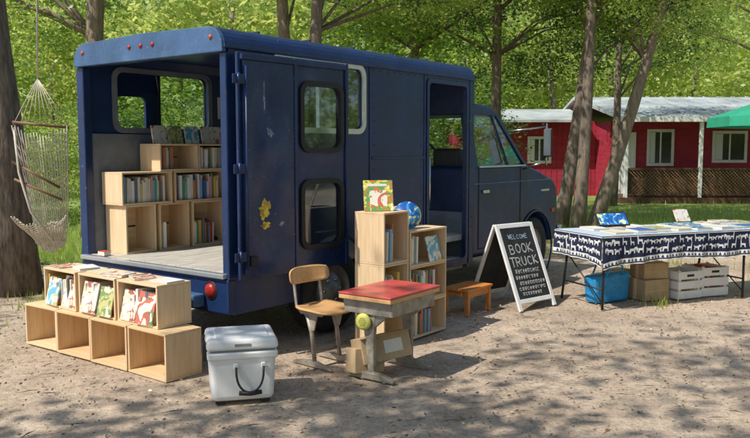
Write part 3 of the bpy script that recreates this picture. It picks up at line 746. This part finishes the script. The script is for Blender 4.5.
# ---------------------------------------------------------------- school chair (faces local +x)
ch=empty('school_chair',(-.37,5.80,0),R(-42))
def curvedboard(nm,pr,z0,z1,th,m,parent,bend,mode):
    n=10; v=[];f=[]; 
    for i in range(n+1):
        t=-1+2*i/n
        for j in range(9):
            s=-1+2*j/8
            if mode=='seat':
                x=s*pr[0]*(1-abs(t)**3*.18); y=t*pr[1]*(1-abs(s)**4*.15); z=z0+bend*(t*t*.6+ (s*s*.5 if s<0 else -s*s*.6))
            else:
                y=t*pr[1]*(1-abs(s)**4*.1); z=z0+(z1-z0)*(s*.5*(1-abs(t)**4*.2)+.5); x=pr[0]+bend*t*t-(z-z0)*.15
            v.append((x,y,z))
    for i in range(n):
        for j in range(8): f.append((i*9+j,i*9+j+1,(i+1)*9+j+1,(i+1)*9+j))
    o=obj(nm,fixn(mesh(nm,v,f)),m,parent,smooth=True)
    s=o.modifiers.new('s','SOLIDIFY'); s.thickness=th; s.offset=0
    return o
curvedboard('seat',(.185,.19),.415,0,.013,M['ply'],ch,.018,'seat')
curvedboard('backrest',(-.20,.20),.59,.715,.012,M['ply'],ch,.045,'back')
for sy in (-1,1):
    y=sy*.13
    tube('leg_post_%d'%sy,[(.02,y,.03),(-.01,y,.25),(-.06,y,.39)],[.016]*3,M['chairmetal'],ch,8)
    tube('back_support_%d'%sy,[(.10,y,.395),(-.12,y,.39),(-.175,y,.44),(-.195,y,.58),(-.205,y,.68)],[.011]*5,M['chairmetal'],ch,8)
    prism('foot_%d'%sy,[(-.21,0),(.20,0),(.19,.018),(.05,.045),(-.04,.045),(-.20,.018)],y-.016,y+.016,M['chairmetal'],ch,.005)
    prism('knee_plate_%d'%sy,[(-.09,.39),(.05,.39),(.02,.27),(-.01,.27)],y-.006,y+.006,M['chairmetal'],ch,.002)
cyl('cross_brace_low',(.0,-.13,.10),(.0,.13,.10),.010,M['chairmetal'],ch)
cyl('cross_brace_high',(-.06,-.13,.385),(-.06,.13,.385),.012,M['chairmetal'],ch)

# ---------------------------------------------------------------- step stool
s=empty('step_stool',T(2.78,-.44),R(TA))
for k in range(3): box('slat_%d'%k,(-.24,-.15+k*.1,.235),(.24,-.057+k*.1,.258),M['stool'],s,.004)
for sx in (-1,1):
    for sy in (-1,1): box('leg',(sx*.2-.02,sy*.12-.02,0),(sx*.2+.02,sy*.12+.02,.234),M['stool'],s,.004)
    box('rail',(sx*.2-.012,-.10,.18),(sx*.2+.012,.10,.22),M['stool'],s,.003)
box('apron',(-.18,-.13,.17),(.18,-.11,.232),M['stool'],s,.003)

# ---------------------------------------------------------------- chalkboard A-frame
F1=Vector((1.42,7.65,0)); F2=Vector((1.86,8.02,0)); SP=Vector((-.44,.52,0)); H=.83
cbE=empty('chalkboard_sign',F1)
xa=(F2-F1).normalized(); wB=(F2-F1).length
def panel(nm,base,topv,board):
    up=(topv-base); hl=up.length; up.normalize(); nrm=xa.cross(up).normalized()
    g=empty(nm,(0,0,0)); g.parent=cbE
    g.matrix_local=Matrix(((xa.x,-nrm.x,up.x,base.x),(xa.y,-nrm.y,up.y,base.y),(xa.z,-nrm.z,up.z,base.z),(0,0,0,1)))
    fw=.045
    box('stile_l',(0,-.012,0),(fw,.012,hl),M['white'],g,.004); box('stile_r',(wB-fw,-.012,0),(wB,.012,hl),M['white'],g,.004)
    box('rail_top',(fw,-.011,hl-fw),(wB-fw,.011,hl),M['white'],g,.004); box('rail_bottom',(fw,-.011,.07),(wB-fw,.011,.07+fw),M['white'],g,.004)
    if board: box('board',(fw,-.005,.07+fw),(wB-fw,.005,hl-fw),M['chalkb'],g,0)
    return g,hl
apex=SP*.5+Vector((0,0,H))
g,hl=panel('front_panel',Vector((0,0,0)),apex,True)
g2,_=panel('back_panel',SP,apex+Vector((-.01,.01,0)),True)
random.seed(4)
vv=[];ff=[]
def stroke(x0,z0,x1,z1,wd=.004):
    dx,dz=x1-x0,z1-z0; l=math.hypot(dx,dz) or 1; nx,nz=-dz/l*wd/2,dx/l*wd/2; b0=len(vv)
    ex,ez=dx/l*wd*.3,dz/l*wd*.3
    vv.extend([(x0-ex+nx,-.0075,z0-ez+nz),(x1+ex+nx,-.0075,z1+ez+nz),(x1+ex-nx,-.0075,z1+ez-nz),(x0-ex-nx,-.0075,z0-ez-nz)]); ff.append((b0,b0+1,b0+2,b0+3))
def arcp(cx,cz,rx,rz,a0,a1,n=7): return [(cx+rx*math.cos(R(a0+(a1-a0)*i/n)),cz+rz*math.sin(R(a0+(a1-a0)*i/n))) for i in range(n+1)]
GL={'B':[[(0,0),(0,1)],[(0,1)]+arcp(.35,.76,.3,.24,90,-90)+[(0,.52)],[(0,.52)]+arcp(.4,.26,.33,.26,90,-90)+[(0,0)]],
 'O':[arcp(.4,.5,.38,.5,0,360,14)],'K':[[(0,0),(0,1)],[(.7,1),(0,.45),(.75,0)]],
 'T':[[(0,1),(.8,1)],[(.4,1),(.4,0)]],'R':[[(0,0),(0,1)],[(0,1)]+arcp(.35,.75,.3,.25,90,-90)+[(0,.5)],[(.25,.5),(.72,0)]],
 'U':[[(0,1),(0,.35)]+arcp(.36,.35,.36,.35,180,360)+[(.72,1)]],'C':[arcp(.42,.5,.4,.5,50,310,12)],
 'W':[[(0,1),(.2,0),(.42,.8),(.62,0),(.85,1)]],'E':[[(.65,1),(0,1),(0,0),(.65,0)],[(0,.5),(.5,.5)]],'L':[[(0,1),(0,0),(.6,0)]],'M':[[(0,0),(.1,1),(.4,.3),(.7,1),(.82,0)]]}
def chalkline(s,cx_,z,hh,wd,reps=2,slope=0):
    adv=hh*1.0; tot=sum(adv if ch_ in GL else adv*.5 for ch_ in s)-.2*hh; x=cx_-tot/2
    for ch_ in s:
        if ch_ in GL:
            sc_=random.uniform(.92,1.06); dz=random.uniform(-.04,.04)*hh+slope*(x-cx_)
            for pl_ in GL[ch_]:
                for r_ in range(reps):
                    jx=random.uniform(-.0016,.0016); jz=random.uniform(-.0016,.0016)
                    for a_,b_ in zip(pl_[:-1],pl_[1:]):
                        stroke(x+a_[0]*hh*sc_*.95+jx,z+dz+a_[1]*hh*sc_+jz,x+b_[0]*hh*sc_*.95+jx,z+dz+b_[1]*hh*sc_+jz,wd)
            x+=adv
        else: x+=adv*.5
cx=wB/2
chalkline('BOOK',cx,.585,.093,.011); chalkline('TRUCK',cx-.005,.455,.088,.011,slope=.03)
obj('chalk_lettering',mesh('cl',vv,ff),M['chalk'],g)
vv=[];ff=[]
chalkline('WELCOME',cx,.735,.044,.0055,1)
obj('chalk_lettering_blue',mesh('cl2',vv,ff),M['chalkb2'],g)
vv=[];ff=[]
def scrib(x0,x1,zl,hh,wd=.0042):
    x=x0
    while x<x1:
        n=random.randint(2,4); w_=random.uniform(.022,.034); kind=random.random()
        if kind<.5:
            zz=zl+hh*random.uniform(.55,.9); stroke(x,zz,x+w_,zz+.003,wd); stroke(x+w_*.5,zl+hh,x+w_*random.uniform(.2,.6),zl,wd)
            for a_,b_ in zip(arcp(x+w_*.5,zl+hh*.35,w_*.4,hh*.28,0,270,6)[:-1],arcp(x+w_*.5,zl+hh*.35,w_*.4,hh*.28,0,270,6)[1:]): stroke(a_[0],a_[1],b_[0],b_[1],wd)
        elif kind<.8:
            pp=arcp(x+w_*.5,zl+hh*.5,w_*.45,hh*.45,random.uniform(60,140),random.uniform(250,400),7)
            for a_,b_ in zip(pp[:-1],pp[1:]): stroke(a_[0],a_[1],b_[0],b_[1],wd)
            stroke(x,zl+hh*.8,x+w_,zl+hh*.85,wd)
        else:
            stroke(x,zl+hh*.9,x+w_,zl+hh*.9,wd); stroke(x+w_*.2,zl+hh,x+w_*.2,zl+hh*.1,wd); stroke(x+w_*.75,zl+hh,x+w_*.6,zl,wd)
        x+=w_+.010
scrib(.10,wB-.10,.375,.042); scrib(.08,wB-.14,.315,.036); scrib(.12,wB-.08,.255,.036); scrib(.09,wB-.10,.20,.034); scrib(.12,wB-.16,.148,.032)
obj('chalk_small_writing',mesh('cs',vv,ff),M['chalk'],g)

# ---------------------------------------------------------------- display table
ta=math.degrees(math.atan2(.371,.928))
tb=empty('display_table',(2.22,7.66,0),R(ta))
TL,TD,TH=2.45,.80,.74
box('table_top',(0.01,.01,TH-.03),(TL,TD-.01,TH),M['white'],tb,.004)
for i,x in enumerate((.06,1.9)):
    for y in (.06,TD-.06):
        cyl('leg',(x,y,0),(x+.05,y+(.05 if y<.4 else -.05),TH-.03),.013,M['black'],tb)
    cyl('leg_brace',(x+.02,.08,.2),(x+.02,TD-.08,.2),.009,M['black'],tb)
    cyl('leg_diag',(x,.08,.08),(x,TD-.08,.55),.007,M['black'],tb)
def wav(u,z): k=(TH-z)/.3; return k*(.018*math.sin(u*17)+.012*math.sin(u*41+1))+.004
def clothside(nm,u0,u1,drop,place,m,nz=8):
    nu=int((u1-u0)/.03)+2; v=[];f=[]
    for j in range(nz+1):
        for i in range(nu):
            u=u0+(u1-u0)*i/(nu-1); z=TH+.004-drop(u)*j/nz; v.append(place(u,z,wav(u,z)))
    for j in range(nz):
        for i in range(nu-1): f.append((j*nu+i,j*nu+i+1,(j+1)*nu+i+1,(j+1)*nu+i))
    return obj(nm,mesh(nm,v,f),m,tb,smooth=True)
pf=lambda u,z,o:(u,-o,z)
pl=lambda u,z,o:(-o,u,z)
dropf=lambda u:.27+.06*math.exp(-u*6)+.01*math.sin(u*5)
clothside('cloth_front',0,TL,dropf,pf,M['cloth'])
clothside('cloth_side',0,TD,lambda u:.25+.05*math.exp(-u*6),pl,M['cloth'])
box('cloth_top',(-.003,-.003,TH+.001),(TL,TD,TH+.006),M['clothb'],tb,.002)
AN=[ [(0,.0),(.0,.5),(.1,.62),(.55,.62),(.68,.8),(.9,.82),(1,.6),(.95,.2),(.88,.2),(.85,.5),(.72,.45),(.7,0),(.58,0),(.56,.28),(.18,.28),(.14,0)],
     [(0,0),(.05,.45),(0,.55),(.1,.62),(.5,.62),(.62,1.25),(.58,1.35),(.78,1.28),(.72,1.18),(.66,.5),(.62,0),(.52,0),(.5,.35),(.18,.35),(.12,0)],
     [(0,.1),(.1,.0),(.2,.3),(.5,.3),(.55,0),(.65,0),(.68,.4),(.8,.55),(1,.5),(.9,.75),(.7,.8),(.55,.6),(.2,.6),(.05,.75),(-.08,.6),(.06,.5)] ]
def animals(nm,u0,u1,rows,place,m):
    vv=[];ff=[]
    for (zz,sz,step) in rows:
        u=u0+.02
        while u<u1-sz:
            A=random.choice(AN); fl=random.random()<.5; b0=len(vv); s_=sz*random.uniform(.8,1.15); zj=random.uniform(-.006,.006)
            for (ax,az) in A:
                ax=1-ax if fl else ax; uu=u+ax*s_; z=zz+zj+az*s_*.8; vv.append(place(uu,z,wav(uu,z)+.004))
            ff.append(tuple(range(b0,b0+len(A)))); u+=s_*random.uniform(1.0,1.2)
    me=mesh(nm,vv,ff); bm=bmesh.new(); bm.from_mesh(me); bmesh.ops.triangulate(bm,faces=bm.faces,ngon_method='EAR_CLIP'); bm.to_mesh(me); bm.free()
    return obj(nm,me,m,tb)
random.seed(8)
rows=[(.650,.085,0),(.560,.095,0)]
animals('cloth_animals_front',0,TL,rows,pf,M['clothw']); animals('cloth_animals_side',0,TD,rows,pl,M['clothw'])
def band(nm,u0,u1,z0f,z1f,place,m,off=.003):
    nu=int((u1-u0)/.025)+2; v=[];f=[]
    for j in (0,1):
        for i in range(nu):
            u=u0+(u1-u0)*i/(nu-1); z=(z0f,z1f)[j](u); v.append(place(u,z,wav(u,z)+off))
    for i in range(nu-1): f.append((i,i+1,nu+i+1,nu+i))
    obj(nm,mesh(nm,v,f),m,tb,smooth=True)
for nm,u1,dr,pp in (('front',TL,dropf,pf),('side',TD,lambda u:.25+.05*math.exp(-u*6),pl)):
    band('cloth_band_'+nm,0,u1,lambda u:TH-dr(u)+.025,lambda u:TH-dr(u)+.065,pp,M['clothw'])
    band('cloth_hem_'+nm,0,u1,lambda u:TH-dr(u)+.002,lambda u:TH-dr(u)+.012,pp,M['clothw'])
    band('cloth_topline_'+nm,0,u1,lambda u:.728,lambda u:.737,pp,M['clothw'])
vv=[];ff=[]
def tri(place,u,z,s):
    b0=len(vv)
    for a,b_ in ((0,0),(s,0),(s/2,s*1.1)): vv.append(place(u+a,z+b_,wav(u+a,z+b_)+.0055))
    ff.append((b0,b0+1,b0+2))
for u in np.arange(0.01,TL-.04,.042): tri(pf,u,TH-dropf(u)+.030,.028)
for u in np.arange(0.01,TD-.04,.042): tri(pl,u,TH-(.25+.05*math.exp(-u*6))+.030,.028)
obj('cloth_band_pattern',mesh('cbp',vv,ff),M['cloth'],tb)
random.seed(14)
def tl(x,y): 
    v_=Matrix.Rotation(R(ta),3,'Z')@Vector((x,y,0)); return (2.22+v_.x,7.66+v_.y)
for i in range(9):
    for j in range(2):
        x,y=tl(.35+i*.25+random.uniform(-.03,.03),.2+.36*j+random.uniform(-.02,.02))
        flat(x,y,TH+.008,random.uniform(.16,.23),random.uniform(.2,.29),random.uniform(.01,.045),random.choice([BM[2],BM[6],BM[9],BM[11],BM[10],CM[3],CM[4],CM[1],BM[1],CM[5]]),ta+random.uniform(-10,10),False)
x,y=tl(.62,.60); sg=empty('framed_blue_sign',(x,y,TH+.03),R(ta-4)); gg=empty('plate',(0,0,0)); gg.parent=sg; gg.rotation_euler=(R(-38),0,0)
box('frame',(-.19,-.01,0),(.19,.008,.17),M['black'],gg,.004); box('picture',(-.175,-.0125,.014),(.175,-.0105,.156),CM[1],gg,0); box('stand',(-.02,.008,0),(.02,.06,.1),M['black'],gg,.003)
x,y=tl(1.62,.66); pbook(x,y,TH+.04,.19,.15,3,ta,-30,False)
x,y=tl(.42,.45); bg=empty('tote_bag',(x,y,0),R(ta+8))
o=hexa('bag',[(-.23,-.09,0),(.23,-.09,0),(.23,.09,0),(-.23,.09,0),(-.27,-.10,.29),(.26,-.09,.31),(.25,.09,.3),(-.26,.09,.28)],M['tote'],bg,.03)
for yy_ in (-.10,.09): tube('strap',[(-.12,yy_,.28),(-.09,yy_-.02,.38),(0,yy_-.03,.41),(.09,yy_-.02,.38),(.12,yy_,.28)],[.01]*5,M['tote'],bg,6)
box('zip',(-.24,-.004,.295),(.24,.004,.31),M['white'],bg,0)
def carton(x0,y0,w_,d_,h_,rz,z=0):
    x,y=tl(x0,y0); e=empty('cardboard_box',(x,y,z),R(ta+rz)); box('carton',(-w_/2,-d_/2,0),(w_/2,d_/2,h_),M['card'],e,.005)
    box('tape',(-w_/2-.001,-.025,h_*.0),(w_/2+.001,.025,h_+.001),M['pine'],e,.001); box('seam_line',(-w_/2+.01,-d_/2-.002,h_*.45),(w_/2-.01,-d_/2-.0005,h_*.47),M['pine2'],e,0)
    return e
carton(.92,.42,.34,.3,.22,4); carton(.95,.43,.3,.26,.17,-5,.222); carton(.70,.65,.2,.2,.3,10)
def wcrate(x0,y0,w_,d_,h_,rz):
    x,y=tl(x0,y0); e=empty('slatted_crate',(x,y,0),R(ta+rz)); t=.012
    for k in range(3):
        z0=h_*k/3+.008; z1=h_*(k+1)/3-.014
        box('slat_front_%d'%k,(-w_/2,-d_/2,z0),(w_/2,-d_/2+t,z1),M['plast'],e,.003); box('slat_back_%d'%k,(-w_/2,d_/2-t,z0),(w_/2,d_/2,z1),M['plast'],e,.003)
        for sx in (-1,1):
            xx=sx*(w_/2-t/2); box('slat_side',(xx-t/2,-d_/2+t,z0),(xx+t/2,d_/2-t,z1),M['plast'],e,.002)
    for sx in (-1,1):
        for sy in (-1,1): box('corner',(sx*(w_/2-t-.02)-.015,sy*(d_/2-t-.012)-.01,0),(sx*(w_/2-t-.02)+.015,sy*(d_/2-t-.012)+.01,h_),M['plast'],e,.002)
    box('hand_slot',(-.05,-d_/2-.001,h_-.07),(.05,-d_/2+.002,h_-.045),M['seam'],e,0)
    box('bottom',(-w_/2+t,-d_/2+t,.002),(w_/2-t,d_/2-t,.012),M['plast'],e,0)
    for k in range(5): box('content_%d'%k,(-w_/2+.03+k*(w_-.06)/5,-d_/2+.03,.015),(-w_/2+.03+(k+.85)*(w_-.06)/5,d_/2-.03,h_*.9+random.uniform(-.03,.03)),random.choice(BM),e,.003)
wcrate(1.30,.36,.34,.32,.31,3); wcrate(1.68,.38,.36,.32,.33,-3)

# ---------------------------------------------------------------- umbrella
um=empty('patio_umbrella',(6.55,12.2,0))
n=8; v=[(0,0,2.55)];f=[]
for i in range(n):
    a=2*math.pi*i/n+.3; v.append((1.35*math.cos(a),1.35*math.sin(a),2.08))
for i in range(n): v.append((v[i+1][0]*1.01,v[i+1][1]*1.01,1.93))
for i in range(n):
    j=(i+1)%n; f+=[(0,1+i,1+j),(1+i,1+n+i,1+n+j,1+j)]
obj('canopy',mesh('canopy',v,f),M['green'],um); cyl('pole',(0,0,0),(0,0,2.56),.022,M['white'],um)
for i in range(n): cyl('rib_%d'%i,(0,0,2.5),(v[i+1][0],v[i+1][1],2.07),.007,M['white'],um)
lathe('base',[(0,.08),(.1,.07),(.28,.03),(.3,0)],M['black'],um,(0,0,0),(R(90),0,0))

# ---------------------------------------------------------------- cabin
ho=empty('red_cabin',(7.4,25,0))
box('main_wall',(0,0,0),(14,6,2.45),M['cabin'],ho,0)
for k in range(11): box('siding_line_%d'%k,(-.005,-.012,.2+k*.2),(14,-.001,.215+k*.2),M['cabin'],ho,0)
box('annex_wall',(-4.6,1.6,0),(-.01,6,2.5),M['cabin'],ho,0)
for k in range(24): box('annex_batten_%d'%k,(-4.55+k*.19,1.585,0),(-4.53+k*.19,1.599,2.5),M['cabin'],ho,0)
prism('main_roof',[(-2.2,2.42),(3.2,3.30),(6.5,2.6),(6.5,2.68),(3.2,3.40),(-2.2,2.50)],-.4,14.3,M['cabroof'],ho,0,'x')
prism('annex_roof',[(.9,2.45),(3.6,2.9),(6.4,2.55),(6.4,2.63),(3.6,3.0),(.9,2.53)],-5.0,-.42,M['cabroof'],ho,0,'x')
for k in range(30): prism('roof_rib',[(-2.2,2.503),(3.2,3.403),(3.2,3.433),(-2.2,2.533)],-.35+k*.5,-.31+k*.5,M['cabroof'],ho,0,'x')
box('fascia',(-.4,-2.23,2.36),(14.3,-2.205,2.50),M['white'],ho,0)
M['dglass']=mat('dark_glass',(.03,.04,.045),.08,0,.3,2,0)
def hw(x,z,w_,h_,y=0,door=False):
    e=empty('window' if not door else 'door',(x,y,z)); e.parent=ho
    for a in ((0,0,w_,.09),(0,h_-.09,w_,h_),(0,.09,.09,h_-.09),(w_-.09,.09,w_,h_-.09)): box('frame',(a[0],-.05,a[1]),(a[2],-.013,a[3]),M['white'],e,.005)
    if not door: box('mullion',(w_/2-.025,-.045,.09),(w_/2+.025,-.015,h_-.09),M['white'],e,0)
    box('pane',(.09,-.035,.09),(w_-.09,-.02,h_-.09),M['white'] if door else M['dglass'],e,0)
    if not door: box('curtain',(.1,-.0365,.1),(w_*.3,-.0355,h_-.1),M['clothw'],e,0)
hw(1.15,1.05,.85,1.15); hw(3.2,1.15,1.1,1.0); hw(.25,.1,.55,2.0,0,True); hw(5.5,1.05,.9,1.1)
hw(-2.3,1.1,.8,.9,1.6)
for x in (-.2,1.95,4.1,6.3): box('porch_post',(x,-2.15,0),(x+.1,-2.05,2.40),M['white'],ho,.01)
box('porch_deck',(-.3,-2.2,0),(14,-.02,.18),M['brownwood'],ho,0)
box('rail_top',(-.1,-2.13,.98),(4.1,-2.07,1.04),M['brownwood'],ho,0); box('rail_low',(-.1,-2.13,.24),(4.1,-2.07,.29),M['brownwood'],ho,0)
box('rail_back',(-.1,-2.03,.2),(4.1,-2.02,.98),M['brownwood'],ho,0)
vv=[];ff=[]
for k in range(44):
    for sg in (1,-1):
        x0=-.1+k*.1; x1=x0+sg*.7; 
        if x1<-.1 or x1>4.1: continue
        b0=len(vv); y=-2.10+.012*sg
        vv+=[(x0,y,.29),(x0+.035,y,.29),(x1+.035,y,.98),(x1,y,.98)]; ff.append((b0,b0+1,b0+2,b0+3))
obj('lattice',mesh('lat',vv,ff),M['hamwood'],ho)

# ---------------------------------------------------------------- hammock chair
hm=empty('hammock_chair',(-3.50,8.3,.16),R(15)); hm.scale=(.86,.86,.92)
cyl('spreader_bar',(-.30,0,1.86),(.34,0,1.80),.016,M['hamwood'],hm)
cyl('hang_rope',(0,0,2.35),(0.1,0.1,6.2),.01,M['rope'],hm)
for k in range(9):
    x=-.29+k*.077; tube('fan_rope_%d'%k,[(0,0,2.35),(x*.5,0,2.1),(x,0,1.83)],[.005]*3,M['rope'],hm,5)
def net(s,t):
    x=-.30+.62*s; x*=1-.45*math.sin(math.pi*t)
    return (x+.05*math.sin(t*5), -.05+.40*math.sin(math.pi*t), 1.82-1.38*math.sin(math.pi*min(t,.5))+(0 if t<.5 else .35*(t-.5)*2)-.10*math.sin(math.pi*s)+.02*math.sin(s*19+t*13))
for k in range(19):
    s_=k/18; tube('net_rope_%d'%k,[net(s_,t/18) for t in range(19)],[.0075]*19,M['rope'],hm,5)
for k in range(1,34):
    t=k/34; tube('net_cross_%d'%k,[net(q_/18,t+(.010 if q_%2 else -.010)) for q_ in range(19)],[.0058]*19,M['rope'],hm,5)
cyl('low_bar',(-.32,-.02,1.42),(.22,-.10,1.12),.015,M['hamwood'],hm)
cyl('low_bar_b',(-.30,-.02,1.22),(.24,-.10,.98),.014,M['hamwood'],hm)
tube('edge_fringe',[(-.28,-.03,1.8),(-.24,-.06,1.3),(-.12,-.08,.85),(.12,-.05,.5)],[.015]*4,M['rope'],hm,6)
print('done')
